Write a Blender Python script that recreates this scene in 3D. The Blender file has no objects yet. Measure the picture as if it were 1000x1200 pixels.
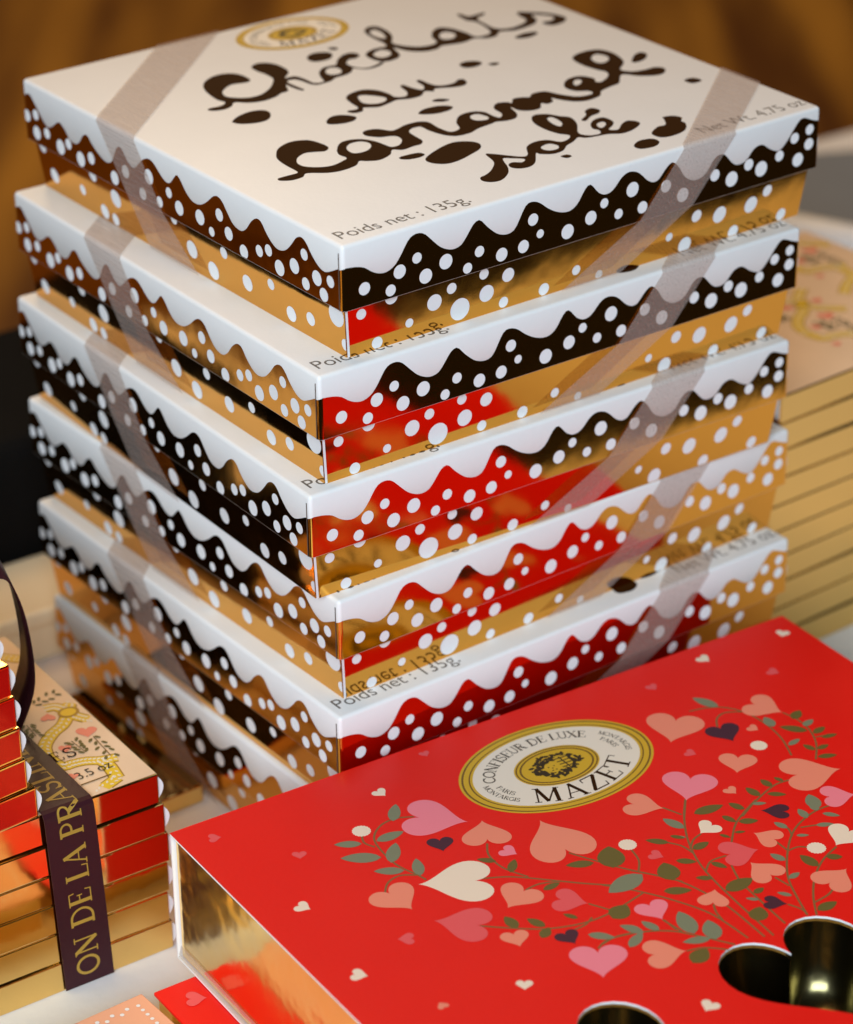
import bpy, bmesh, math, random
import numpy as np
from mathutils import Matrix, Vector

random.seed(7)
scene = bpy.context.scene
COL = scene.collection
R = math.radians

# ------------------------------------------------------------------ camera
F_PX, PITCH, ROLL = 3371.93, R(27.958), R(-0.606)
CAM = np.array([0.0, -0.74992, 0.46204])
_fw = np.array([0, math.cos(PITCH), -math.sin(PITCH)])
_r0 = np.array([1.0, 0, 0]); _u0 = np.cross(_r0, _fw)
RT = math.cos(ROLL) * _r0 + math.sin(ROLL) * _u0
UP = -math.sin(ROLL) * _r0 + math.cos(ROLL) * _u0
cd = bpy.data.cameras.new('camera'); cam = bpy.data.objects.new('camera', cd); COL.objects.link(cam)
M = Matrix.Identity(4)
for i in range(3):
    M[i][0], M[i][1], M[i][2], M[i][3] = RT[i], UP[i], -_fw[i], CAM[i]
cam.matrix_world = M
cd.sensor_fit = 'HORIZONTAL'; cd.sensor_width = 36.0; cd.lens = F_PX / 1000 * 36.0
cd.clip_start = 0.02; cd.clip_end = 60
cd.dof.use_dof = True; cd.dof.focus_distance = 0.725; cd.dof.aperture_fstop = 13.0
scene.camera = cam

# ------------------------------------------------------------------ world and lamps (indoor)
w = bpy.data.worlds.new('World'); scene.world = w; w.use_nodes = True
bg = w.node_tree.nodes['Background']
bg.inputs[0].default_value = (0.75, 0.62, 0.5, 1); bg.inputs[1].default_value = 0.016

def area(name, loc, target, size, energy, col):
    l = bpy.data.lights.new(name, 'AREA'); l.shape = 'RECTANGLE'; l.size, l.size_y = size
    l.energy = energy; l.color = col
    o = bpy.data.objects.new(name, l); COL.objects.link(o); o.location = loc
    d = Vector(target) - Vector(loc); o.rotation_euler = d.to_track_quat('-Z', 'Y').to_euler()
    return o
area('ceiling_lamp', (-0.35, 0.45, 1.75), (0, 0.05, 0.1), (0.9, 0.9), 10.5, (1.0, 0.60, 0.28))
area('rear_floor_fill', (-0.6, 2.6, 2.0), (-0.2, 2.9, -0.7), (0.8, 0.8), 30, (1.0, 0.70, 0.36))  # unseen fill light added to brighten the floor behind the table
area('window_light', (-0.25, -1.75, 0.95), (0, 0, 0.08), (1.3, 1.0), 48, (0.77, 0.89, 1.0))

vs = scene.view_settings
vs.view_transform = 'Standard'; vs.look = 'None'; vs.exposure = 0.14; vs.gamma = 1.0; vs.use_curve_mapping = False
scene.render.engine = 'CYCLES'

# ------------------------------------------------------------------ pixel -> plane helpers
def onz(px, py, z):
    d = _fw + RT * (px - 500) / F_PX - UP * (py - 600) / F_PX
    return CAM + d * (z - CAM[2]) / d[2]

VIEW = {'P': (0, 0, 1), 'A': (230, 10, 1000 / 220), 'B': (400, 0, 1000 / 280), 'C': (310, 110, 4), 'D': (480, 40, 10 / 3),
        'E': (540, 110, 10 / 3), 'V1': (380, 820, 1000 / 420), 'V2': (700, 720, 10 / 3), 'V3': (700, 940, 10 / 3),
        'V4': (150, 950, 1000 / 350), 'R1': (390, 230, 5), 'R2': (570, 180, 5), 'R3': (760, 110, 1000 / 220),
        'L1': (10, 80, 5), 'L2': (190, 200, 1000 / 230), 'T': (10, 790, 1200 / 170)}
def v(view, pts):
    ox, oy, s = VIEW[view]
    return [(ox + p[0] / s, oy + p[1] / s) for p in pts]

def spline(pts, n=5, closed=True):
    P = np.array(pts, float); N = len(P); out = []
    for i in range(N if closed else N - 1):
        if closed: a, b, c, d = P[i - 1], P[i], P[(i + 1) % N], P[(i + 2) % N]
        else: a, b, c, d = P[max(i - 1, 0)], P[i], P[i + 1], P[min(i + 2, N - 1)]
        for k in range(n):
            t = k / n
            out.append(0.5 * (2 * b + (c - a) * t + (2 * a - 5 * b + 4 * c - d) * t * t + (3 * b - a - 3 * c + d) * t ** 3))
    if not closed: out.append(P[-1])
    return np.array(out)

def homog(src, dst):
    A = []
    for (x, y), (X, Y) in zip(src, dst):
        A += [[x, y, 1, 0, 0, 0, -X * x, -X * y, -X], [0, 0, 0, x, y, 1, -Y * x, -Y * y, -Y]]
    H = np.linalg.svd(np.array(A, float))[2][-1].reshape(3, 3)
    def f(x, y):
        q = H @ np.array([x, y, 1.0]); return q[0] / q[2], q[1] / q[2]
    return f

# ------------------------------------------------------------------ materials
def mat(name, col, rough=0.5, metal=0.0, noise=0.0, nscale=40, bump=0.0, bscale=60, coat=0.0, spec=0.5, rough_var=0.0):
    m = bpy.data.materials.new(name); m.use_nodes = True
    nt = m.node_tree; b = nt.nodes['Principled BSDF']
    b.inputs['Base Color'].default_value = (*col, 1); b.inputs['Roughness'].default_value = rough
    b.inputs['Metallic'].default_value = metal; b.inputs['Coat Weight'].default_value = coat
    b.inputs['Coat Roughness'].default_value = 0.12; b.inputs['Specular IOR Level'].default_value = spec
    tc = nt.nodes.new('ShaderNodeTexCoord')
    def nz(scale, detail=4):
        n = nt.nodes.new('ShaderNodeTexNoise'); n.inputs['Scale'].default_value = scale; n.inputs['Detail'].default_value = detail
        nt.links.new(tc.outputs['Object'], n.inputs['Vector']); return n
    if noise:
        n = nz(nscale); r = nt.nodes.new('ShaderNodeMix'); r.data_type = 'RGBA'
        r.inputs['A'].default_value = (*[c * (1 - noise) for c in col], 1)
        r.inputs['B'].default_value = (*[min(1, c * (1 + noise)) for c in col], 1)
        nt.links.new(n.outputs['Fac'], r.inputs['Factor']); nt.links.new(r.outputs['Result'], b.inputs['Base Color'])
    if rough_var:
        n = nz(nscale * 1.7); mr = nt.nodes.new('ShaderNodeMapRange')
        mr.inputs['From Min'].default_value = 0.3; mr.inputs['From Max'].default_value = 0.7
        mr.inputs['To Min'].default_value = max(0.01, rough - rough_var); mr.inputs['To Max'].default_value = rough + rough_var
        nt.links.new(n.outputs['Fac'], mr.inputs['Value']); nt.links.new(mr.outputs['Result'], b.inputs['Roughness'])
    if bump:
        n = nz(bscale, 3); bp = nt.nodes.new('ShaderNodeBump'); bp.inputs['Strength'].default_value = 1.0
        bp.inputs['Distance'].default_value = bump
        nt.links.new(n.outputs['Fac'], bp.inputs['Height']); nt.links.new(bp.outputs['Normal'], b.inputs['Normal'])
    return m

GOLD = (0.80, 0.39, 0.06)
MT = dict(
    white=mat('white_card', (0.80, 0.79, 0.77), 0.42, noise=0.03, nscale=60, bump=0.00004, bscale=700),
    print_white=mat('white_ink', (0.80, 0.80, 0.80), 0.45),
    foil=mat('gold_foil', GOLD, 0.075, 1.0, noise=0.05, nscale=30, bump=0.00013, bscale=34, rough_var=0.03),
    gold_inner=mat('gold_inner_foil', (0.92, 0.66, 0.28), 0.17, 1.0, noise=0.04, bump=0.0011, bscale=36, rough_var=0.04),
    carton=mat('gold_carton_foil', (0.86, 0.58, 0.20), 0.09, 1.0, noise=0.05, nscale=25, bump=0.00022, bscale=45, rough_var=0.05),
    redreflect=mat('painted_red_reflection', (0.50, 0.025, 0.015), 0.2, 0.85, noise=0.25, nscale=70, bump=0.0003, bscale=60),  # mirrored red of the heart box, put into the colour
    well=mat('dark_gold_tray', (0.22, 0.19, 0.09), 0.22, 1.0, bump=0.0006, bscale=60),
    brown=mat('brown_ink', (0.032, 0.011, 0.002), 0.6, spec=0.05),
    grey_ink=mat('grey_ink', (0.16, 0.145, 0.13), 0.6),
    seam=mat('seam_shadow_card', (0.10, 0.06, 0.04), 0.8),
    red=mat('red_card', (0.78, 0.010, 0.006), 0.42, noise=0.04, nscale=15, bump=0.00005, bscale=700, spec=0.3, rough_var=0.08),
    salmon=mat('salmon_ink', (0.82, 0.25, 0.16), 0.5), pink=mat('pink_ink', (0.84, 0.22, 0.28), 0.5),
    rose=mat('rose_ink', (0.76, 0.09, 0.10), 0.5), cream=mat('cream_ink', (0.84, 0.70, 0.55), 0.5),
    dark=mat('plum_ink', (0.055, 0.012, 0.03), 0.5), sage=mat('sage_ink', (0.19, 0.21, 0.13), 0.5),
    olive=mat('olive_ink', (0.13, 0.105, 0.022), 0.5), stem=mat('stem_ink', (0.22, 0.11, 0.035), 0.5),
    sealgold=mat('ochre_ink', (0.62, 0.38, 0.02), 0.45), sealcream=mat('seal_cream_ink', (0.80, 0.72, 0.60), 0.5),
    ink=mat('black_ink', (0.03, 0.018, 0.006), 0.5), sealline=mat('seal_line_ink', (0.16, 0.08, 0.01), 0.5),
    peach=mat('peach_card', (0.80, 0.40, 0.25), 0.5, noise=0.04),
    paper=mat('peach_paper', (0.80, 0.58, 0.38), 0.5, noise=0.10, nscale=60),
    yellow=mat('yellow_ink', (0.78, 0.52, 0.02), 0.5), ochre=mat('dark_ochre_ink', (0.40, 0.22, 0.015), 0.5),
    satin=mat('aubergine_satin', (0.035, 0.008, 0.012), 0.36, bump=0.00006, bscale=900, spec=0.2),
    goldink=mat('dull_gold_ink', (0.36, 0.22, 0.03), 0.45),
    table=mat('white_tabletop', (0.80, 0.78, 0.77), 0.5, noise=0.05, nscale=8, bump=0.0001, bscale=300),
    cream_card=mat('cream_card', (0.93, 0.80, 0.54), 0.5, noise=0.05),
    black=mat('black_cloth', (0.004, 0.0035, 0.003), 0.9, spec=0.1, noise=0.3, nscale=60, bump=0.0004, bscale=300),
    grey=mat('grey_plastic', (0.20, 0.22, 0.25), 0.5, noise=0.06),
    orange_red=mat('orange_card', (0.75, 0.12, 0.05), 0.5),
    blue=mat('blue_card', (0.08, 0.13, 0.28), 0.5),
)
def ribbon_mat():
    m = bpy.data.materials.new('sheer_ribbon'); m.use_nodes = True
    nt = m.node_tree; b = nt.nodes['Principled BSDF']; out = nt.nodes['Material Output']
    b.inputs['Base Color'].default_value = (0.56, 0.44, 0.38, 1); b.inputs['Roughness'].default_value = 0.4
    tr = nt.nodes.new('ShaderNodeBsdfTransparent'); tr.inputs[0].default_value = (0.93, 0.90, 0.88, 1)
    mx = nt.nodes.new('ShaderNodeMixShader')
    tc = nt.nodes.new('ShaderNodeTexCoord'); wv = nt.nodes.new('ShaderNodeTexNoise')
    wv.inputs['Scale'].default_value = 220; nt.links.new(tc.outputs['Object'], wv.inputs['Vector'])
    mp = nt.nodes.new('ShaderNodeMapping'); mp.inputs['Rotation'].default_value = (0, 0, R(-42)); mp.inputs['Scale'].default_value = (9, 0.5, 9)
    nt.links.new(tc.outputs['Object'], mp.inputs[0]); nt.links.new(mp.outputs[0], wv.inputs['Vector']); b.inputs['Roughness'].default_value = 0.3
    mr = nt.nodes.new('ShaderNodeMapRange'); mr.inputs['From Min'].default_value = 0.3; mr.inputs['From Max'].default_value = 0.7; mr.inputs['To Min'].default_value = 0.25; mr.inputs['To Max'].default_value = 0.40
    nt.links.new(wv.outputs['Fac'], mr.inputs['Value']); nt.links.new(mr.outputs['Result'], mx.inputs[0])
    nt.links.new(tr.outputs[0], mx.inputs[1]); nt.links.new(b.outputs[0], mx.inputs[2]); nt.links.new(mx.outputs[0], out.inputs[0])
    return m
MT['sheer'] = ribbon_mat()
def floor_mat():
    m = mat('brown_floor', (0.30, 0.12, 0.025), 0.5); nt = m.node_tree; b = nt.nodes['Principled BSDF']
    tc = nt.nodes.new('ShaderNodeTexCoord'); mp = nt.nodes.new('ShaderNodeMapping'); mp.inputs['Scale'].default_value = (7, 0.7, 1)
    n = nt.nodes.new('ShaderNodeTexNoise'); n.inputs['Scale'].default_value = 1.3; n.inputs['Detail'].default_value = 5
    cr = nt.nodes.new('ShaderNodeValToRGB')
    cr.color_ramp.elements[0].position = 0.38; cr.color_ramp.elements[0].color = (0.13, 0.045, 0.006, 1)
    cr.color_ramp.elements[1].position = 0.62; cr.color_ramp.elements[1].color = (0.50, 0.23, 0.03, 1)
    m0 = nt.nodes.new('ShaderNodeMapping'); m0.inputs['Rotation'].default_value = (0, 0, R(34))
    nt.links.new(tc.outputs['Object'], m0.inputs[0]); nt.links.new(m0.outputs[0], mp.inputs[0]); nt.links.new(mp.outputs[0], n.inputs['Vector'])
    nt.links.new(n.outputs['Fac'], cr.inputs[0]); nt.links.new(cr.outputs[0], b.inputs['Base Color'])
    return m
MT['floor'] = floor_mat()

# ------------------------------------------------------------------ object helpers
def link(name, me, mats, parent=None, smooth=False):
    for m in (mats if isinstance(mats, (list, tuple)) else [mats]): me.materials.append(MT[m])
    if smooth:
        for p in me.polygons: p.use_smooth = True
    o = bpy.data.objects.new(name, me); COL.objects.link(o)
    if parent: o.parent = parent
    return o
def pydata(name, V, Fc, mats, parent=None, mi=None, smooth=False):
    me = bpy.data.meshes.new(name); me.from_pydata([tuple(map(float, q)) for q in V], [], Fc); me.update()
    o = link(name, me, mats, parent, smooth)
    if mi:
        for p, k in zip(me.polygons, mi): p.material_index = k
    return o
def bm_obj(name, bm, mats, parent=None, smooth=False):
    me = bpy.data.meshes.new(name); bmesh.ops.recalc_face_normals(bm, faces=bm.faces[:]); bm.to_mesh(me); bm.free()
    return link(name, me, mats, parent, smooth)
def box_bm(x0, x1, y0, y1, z0, z1, bevel=0.0, seg=2, inset=0.0):
    bm = bmesh.new(); bmesh.ops.create_cube(bm, size=1.0)
    for q in bm.verts:
        b = inset if q.co.z < 0 else 0.0
        q.co = (x0 + b if q.co.x < 0 else x1 - b, y0 + b if q.co.y < 0 else y1 - b, z0 if q.co.z < 0 else z1)
    if bevel: bmesh.ops.bevel(bm, geom=bm.edges[:], offset=bevel, segments=seg, affect='EDGES', profile=0.5)
    return bm
def thing(name, label, cat, loc, yaw=0.0, group=None):
    o = bpy.data.objects.new(name, None); COL.objects.link(o); o.empty_display_size = 0.02
    o.location = loc; o.rotation_euler = (0, 0, yaw); tag(o, label, cat, group); return o
def tag(o, label, cat, group=None):
    o['label'] = label; o['category'] = cat
    if group: o['group'] = group
    return o
def struct(o): o['kind'] = 'structure'; return o

class Flat:
    """collects flat print shapes on z planes, one mesh, several inks"""
    def __init__(s): s.V, s.F, s.I, s.mats = [], [], [], []
    def ink(s, m):
        if m not in s.mats: s.mats.append(m)
        return s.mats.index(m)
    def poly(s, pts, z, m):
        P = np.array(pts, float)
        x, y = P[:, 0], P[:, 1]
        if (x * np.roll(y, -1) - y * np.roll(x, -1)).sum() < 0: P = P[::-1]
        n = len(s.V); s.V += [(p[0], p[1], z) for p in P]; s.F.append(list(range(n, n + len(P)))); s.I.append(s.ink(m))
    def band(s, pts, wid, z, m):
        P = np.array(pts, float); W = np.broadcast_to(np.array(wid, float), (len(P),))
        T = np.gradient(P, axis=0); T /= np.linalg.norm(T, axis=1)[:, None] + 1e-12
        Nn = np.stack([-T[:, 1], T[:, 0]], 1) * (W / 2)[:, None]
        n = len(s.V); k = s.ink(m)
        for a, b in zip(P - Nn, P + Nn): s.V += [(a[0], a[1], z), (b[0], b[1], z)]
        for i in range(len(P) - 1):
            s.F.append([n + 2 * i, n + 2 * i + 2, n + 2 * i + 3, n + 2 * i + 1]); s.I.append(k)
    def ellipse(s, c, a, b, z, m, n=48, rot=0.0, hole=None):
        t = np.linspace(0, 2 * math.pi, n, endpoint=False); cr, sr = math.cos(rot), math.sin(rot)
        def ring(a, b): return np.stack([c[0] + a * np.cos(t) * cr - b * np.sin(t) * sr, c[1] + a * np.cos(t) * sr + b * np.sin(t) * cr], 1)
        if hole is None: s.poly(ring(a, b), z, m); return
        q0 = len(s.V); k = s.ink(m); o, i = ring(a, b), ring(*hole)
        for p, q in zip(o, i): s.V += [(p[0], p[1], z), (q[0], q[1], z)]
        for j in range(n):
            e = (j + 1) % n; s.F.append([q0 + 2 * j, q0 + 2 * e, q0 + 2 * e + 1, q0 + 2 * j + 1]); s.I.append(k)
    def mesh(s, V, Fc, m):
        n = len(s.V); s.V += list(V); k = s.ink(m)
        for f in Fc: s.F.append([n + i for i in f]); s.I.append(k)
    def build(s, name, parent): return pydata(name, s.V, s.F, s.mats, parent, s.I)

def filled(loops, depth=0.0):
    """2D curve fill (outer loops and holes) -> verts, faces"""
    cu = bpy.data.curves.new('fill', 'CURVE'); cu.dimensions = '2D'; cu.fill_mode = 'BOTH'; cu.extrude = depth
    for L in loops:
        sp = cu.splines.new('POLY'); sp.points.add(len(L) - 1); sp.use_cyclic_u = True
        for q, p in zip(sp.points, L): q.co = (p[0], p[1], 0, 1)
    return to_geo(cu)
def to_geo(cu):
    o = bpy.data.objects.new('tmp', cu); COL.objects.link(o)
    bpy.context.view_layer.update()
    dg = bpy.context.evaluated_depsgraph_get(); me = bpy.data.meshes.new_from_object(o.evaluated_get(dg))
    V = [tuple(q.co) for q in me.vertices]; Fc = [list(p.vertices) for p in me.polygons]
    bpy.data.objects.remove(o); bpy.data.curves.remove(cu); bpy.data.meshes.remove(me)
    return V, Fc
def text_geo(body, size=1.0):
    cu = bpy.data.curves.new('txt', 'FONT'); cu.body = body; cu.size = size
    return to_geo(cu)
def place_text(fl, body, p0, p1, height, z, m, thin=0.0):
    V, Fc = text_geo(body); V = np.array(V); x0, x1 = V[:, 0].min(), V[:, 0].max()
    d = np.array(p1) - np.array(p0); L = np.linalg.norm(d); ex = d / L; ey = np.array([-ex[1], ex[0]])
    sx = L / (x1 - x0); sy = height / 0.70
    P = [(*(np.array(p0) + ex * (q[0] - x0) * sx + ey * q[1] * sy), z) for q in V]
    fl.mesh(P, Fc, m)

# stroke glyphs of a roman capital alphabet: (width, [(points, thickness)...])
K, t_, s_ = 0.165, 0.07, 0.05
def arc(cx, cy, rx, ry, a0, a1, n=14):
    return [(cx + rx * math.cos(R(a0 + (a1 - a0) * i / n)), cy + ry * math.sin(R(a0 + (a1 - a0) * i / n))) for i in range(n + 1)]
GL = {
 'M': (1.02, [([(.13, 0), (.17, 1)], t_), ([(.17, 1), (.51, .04)], K), ([(.51, .04), (.84, 1)], t_), ([(.84, 1), (.89, 0)], K), ([(0, .02), (.26, .02)], s_), ([(.73, .02), (1.02, .02)], s_), ([(.02, .98), (.2, .98)], s_), ([(.8, .98), (.99, .98)], s_)]),
 'A': (.92, [([(.12, 0), (.46, 1)], t_), ([(.44, 1), (.8, 0)], K), ([(.22, .34), (.68, .34)], s_), ([(0, .02), (.24, .02)], s_), ([(.64, .02), (.94, .02)], s_)]),
 'Z': (.8, [([(.07, .97), (.72, .97)], t_), ([(.68, .97), (.1, .03)], K), ([(.05, .03), (.76, .03)], t_), ([(.08, .97), (.05, .74)], s_), ([(.75, .03), (.79, .28)], s_)]),
 'E': (.74, [([(.2, 0), (.2, 1)], K), ([(.05, .97), (.64, .97)], s_), ([(.2, .52), (.52, .52)], s_), ([(.05, .03), (.7, .03)], s_), ([(.64, .99), (.67, .76)], s_), ([(.69, .01), (.73, .27)], s_), ([(.52, .4), (.52, .64)], s_)]),
 'T': (.8, [([(.4, 0), (.4, 1)], K), ([(.03, .97), (.77, .97)], s_), ([(.04, .99), (.01, .74)], s_), ([(.76, .99), (.79, .74)], s_), ([(.22, .02), (.58, .02)], s_)]),
 'D': (.95, [([(.2, 0), (.2, 1)], K), ([(.05, .97)] + arc(.38, .5, .46, .47, 90, -90) + [(.05, .03)], .10)]),
 'L': (.72, [([(.2, 0), (.2, 1)], K), ([(.05, .98), (.36, .98)], s_), ([(.05, .03), (.66, .03)], s_), ([(.65, .01), (.69, .28)], s_)]),
 'P': (.75, [([(.2, 0), (.2, 1)], K), ([(.05, .97)] + arc(.38, .74, .28, .23, 90, -90) + [(.2, .51)], .09), ([(.05, .02), (.37, .02)], s_)]),
 'R': (.88, [([(.2, 0), (.2, 1)], K), ([(.05, .97)] + arc(.38, .75, .27, .22, 90, -90) + [(.2, .53)], .09), ([(.05, .02), (.37, .02)], s_), ([(.42, .53), (.76, .02)], K), ([(.72, .02), (.9, .02)], s_)]),
 'S': (.66, [(arc(.33, .75, .23, .22, 20, 250) + arc(.33, .27, .24, .24, 70, -160), .11), ([(.54, .98), (.54, .72)], s_), ([(.09, .3), (.09, .02)], s_)]),
 'I': (.4, [([(.2, 0), (.2, 1)], K), ([(.05, .02), (.35, .02)], s_), ([(.05, .98), (.35, .98)], s_)]),
 'N': (.95, [([(.17, 0), (.17, 1)], t_), ([(.15, .98), (.78, .02)], K), ([(.78, 0), (.78, 1)], t_), ([(.03, .98), (.22, .98)], s_), ([(.03, .02), (.31, .02)], s_), ([(.64, .98), (.92, .98)], s_)]),
 'O': (.98, [(arc(.49, .5, .4, .46, 0, 360, 28), .12)]),
 'C': (.86, [(arc(.48, .5, .39, .46, 45, 318, 22), .12), ([(.76, .98), (.76, .7)], s_)]),
 'G': (.92, [(arc(.48, .5, .39, .46, 45, 330, 22), .12), ([(.76, .98), (.76, .7)], s_), ([(.8, .05), (.8, .4)], K), ([(.64, .42), (.94, .42)], s_)]),
 'F': (.7, [([(.2, 0), (.2, 1)], K), ([(.05, .97), (.64, .97)], s_), ([(.2, .52), (.52, .52)], s_), ([(.64, .99), (.67, .74)], s_), ([(.05, .02), (.37, .02)], s_)]),
 'U': (.9, [([(.2, 1), (.2, .35)] + arc(.47, .33, .27, .3, 180, 360) + [(.74, 1)], .1), ([(.05, .98), (.36, .98)], s_), ([(.62, .98), (.88, .98)], s_)]),
 'X': (.9, [([(.12, 1), (.78, 0)], K), ([(.76, 1), (.12, 0)], t_), ([(.02, .98), (.3, .98)], s_), ([(.62, .98), (.88, .98)], s_), ([(.02, .02), (.26, .02)], s_), ([(.6, .02), (.9, .02)], s_)]),
 ' ': (.42, []),
}
def glyph(fl, ch, org, ex, ey, size, z, m, dz=1.5e-6):
    for k, (pts, wd) in enumerate(GL[ch][1]):
        P = np.array([np.array(org) + np.array(ex) * p[0] * size + np.array(ey) * p[1] * size for p in pts])
        fl.band(P, wd * size, z + dz * k, m)
def ring_text(fl, body, c, a, b, a0, a1, size, z, m, inward=False, wide=1.0):
    """capitals along an ellipse from polar angle a0 to a1 (degrees)"""
    tot = sum(GL[ch][0] for ch in body); acc = 0
    tt = np.linspace(R(a0), R(a1), 200); X, Y = a * np.cos(tt), b * np.sin(tt)
    cl = np.concatenate([[0], np.cumsum(np.hypot(np.diff(X), np.diff(Y)))]); cl /= cl[-1]
    for ch in body:
        u = (acc + GL[ch][0] / 2) / tot; acc += GL[ch][0]
        th = float(np.interp(u, cl, tt))
        p = np.array([c[0] + a * math.cos(th), c[1] + b * math.sin(th)])
        T = np.array([-a * math.sin(th), b * math.cos(th)]) * (1 if a1 > a0 else -1); T /= np.linalg.norm(T)
        Nn = np.array([-T[1], T[0]])
        glyph(fl, ch, p - T * GL[ch][0] / 2 * size * wide - Nn * size / 2, T * wide, Nn, size, z, m)

def seal(fl, c, a, b, z0):
    e = 8e-6; z = z0
    fl.ellipse(c, a, b, z, 'sealgold', 72); z += e
    fl.ellipse(c, a * .975, b * .965, z, 'sealline', 72, hole=(a * .955, b * .945))
    fl.ellipse(c, a * .905, b * .875, z, 'sealline', 72, hole=(a * .89, b * .86)); z += e
    fl.ellipse(c, a * .865, b * .83, z, 'sealcream', 72); z += e
    fl.ellipse(c, a * .44, b * .44, z, 'sealgold', 60); z += e
    fl.ellipse(c, a * .425, b * .42, z, 'sealline', 60, hole=(a * .41, b * .40))
    fl.ellipse(c, a * .385, b * .375, z, 'sealline', 60, hole=(a * .365, b * .35))
    ring_text(fl, 'CONFISEUR DE LUXE', c, a * .70, b * .66, 169, 40, b * .165, z, 'ink')
    ring_text(fl, 'MAZET', c, a * .645, b * .625, 222, 333, b * .33, z, 'brown', wide=1.12)
    for sx, a0, a1 in ((0, 40, -8), (1, 212, 172)):
        ring_text(fl, 'MONTARGIS', c, a * .76, b * .72, 30 if not sx else 172, -18 if not sx else 216, b * .085, z, 'ink')
        ring_text(fl, 'PARIS', c, a * .66, b * .60, 22 if not sx else 180, -6 if not sx else 206, b * .085, z, 'ink')
    # crest: wreath of small leaves, a face and a barred shield
    rr = random.Random(3)
    for k in range(95):
        th = 2 * math.pi * k / 47 + rr.uniform(-.06, .06); q = rr.uniform(.5, 1.0)
        p = np.array([c[0] + a * .26 * q * math.cos(th), c[1] + b * .27 * q * math.sin(th)])
        fl.ellipse(p, a * .036 * rr.uniform(.7, 1.2), a * .017, z + 4e-7 * (k + 1), 'ink', 8, rot=rr.uniform(0, 3.14))
    z += 4e-5
    f = (c[0] - a * .06, c[1] - b * .02)
    fl.ellipse(f, a * .075, b * .12, z, 'sealgold', 20)
    for dx, dy in ((-.03, .03), (.03, .03), (0, -.01), (-.02, -.06), (.02, -.06)): fl.ellipse((f[0] + a * dx, f[1] + b * dy), a * .010, a * .008, z + e, 'ink', 8)
    sh = (c[0] + a * .09, c[1] + b * .01)
    fl.poly([(sh[0] - a * .06, sh[1] + b * .16), (sh[0] + a * .07, sh[1] + b * .14), (sh[0] + a * .07, sh[1] - b * .06), (sh[0], sh[1] - b * .16), (sh[0] - a * .06, sh[1] - b * .06)], z, 'sealgold')
    for k in range(4): fl.band([(sh[0] - a * .06, sh[1] + b * (.12 - .07 * k)), (sh[0] + a * .07, sh[1] + b * (.11 - .07 * k))], b * .022, z + e, 'ink')
    fl.band([(sh[0], sh[1] + b * .15), (sh[0] + a * .004, sh[1] - b * .15)], a * .016, z + e * 1.4, 'ink')

# ================================================================== SETTING
TY = R(34.0)
tb = struct(bm_obj('display_table', box_bm(-.265, .46, -.250, .297, -.74, 0, .004), 'table')); tb.rotation_euler = (0, 0, TY)
fl_ = struct(pydata('floor', [(-5, -.45, 0), (5, -.45, 0), (5, 8, 0), (-5, 8, 0)], [[0, 1, 2, 3]], 'floor'))
fl_.location = (0, 0, -.745); fl_.rotation_euler = (0, 0, TY)

# ================================================================== STACK OF DOTTED CHOCOLATE BOXES
W, D, LH, BH = 0.160, 0.1555, 0.01756, 0.01436
H = LH + BH
STK = [(-.00198, .00776, 36.556), (-.00651, .00095, 35.619), (-.00808, -.00193, 34.852), (-.00648, .00171, 37.375), (-.00557, -.00381, 36.713), (-.00305, -.00468, 36.711)]
LABEL = ['white and gold dotted chocolate box on top of the stack with brown script lettering',
         'dotted chocolate box directly beneath the lettered topmost box of the stack',
         'dotted chocolate box third from the top of the ribboned stack',
         'dotted chocolate box fourth from the top of the stack, twisted slightly over the next',
         'dotted chocolate box fifth from the top, net weight lettering showing behind red box',
         'lowest dotted chocolate box of the stack, front corner hidden behind the red box']
x0_, y0_, yaw0_ = STK[0][0], STK[0][1], R(STK[0][2])
def lid_xy(p):
    q = onz(p[0], p[1], 6 * H); dx, dy = q[0] - x0_, q[1] - y0_
    return (dx * math.cos(yaw0_) + dy * math.sin(yaw0_), -dx * math.sin(yaw0_) + dy * math.cos(yaw0_))

DRIP_R = v('R1', [(35, 425), (75, 420), (130, 412), (185, 415), (230, 438), (275, 447), (320, 438), (370, 400), (410, 340), (450, 265), (480, 230), (520, 212), (560, 217), (600, 250), (650, 290), (700, 305), (740, 300), (780, 275), (820, 215), (850, 165), (880, 137), (900, 137)]) + \
    v('R2', [(15, 400), (40, 425), (90, 460), (130, 468), (170, 460), (205, 430), (240, 360), (265, 310), (290, 285), (325, 278), (360, 288), (400, 315), (450, 335), (500, 338), (540, 325), (580, 285), (610, 230), (635, 192), (655, 180), (675, 195), (700, 225), (735, 237), (770, 225), (800, 195), (840, 140), (880, 110), (920, 107), (945, 117)]) + \
    v('R3', [(15, 441), (35, 460), (65, 470), (95, 455), (130, 405), (160, 372), (180, 370), (205, 395), (230, 440), (270, 460), (310, 450), (345, 420), (385, 355), (415, 330), (445, 330), (470, 360), (495, 380), (530, 375), (560, 350), (590, 305), (620, 283), (645, 280), (675, 300), (715, 312), (740, 295), (770, 255), (810, 190), (840, 150), (865, 145), (900, 155), (928, 158)])
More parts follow.
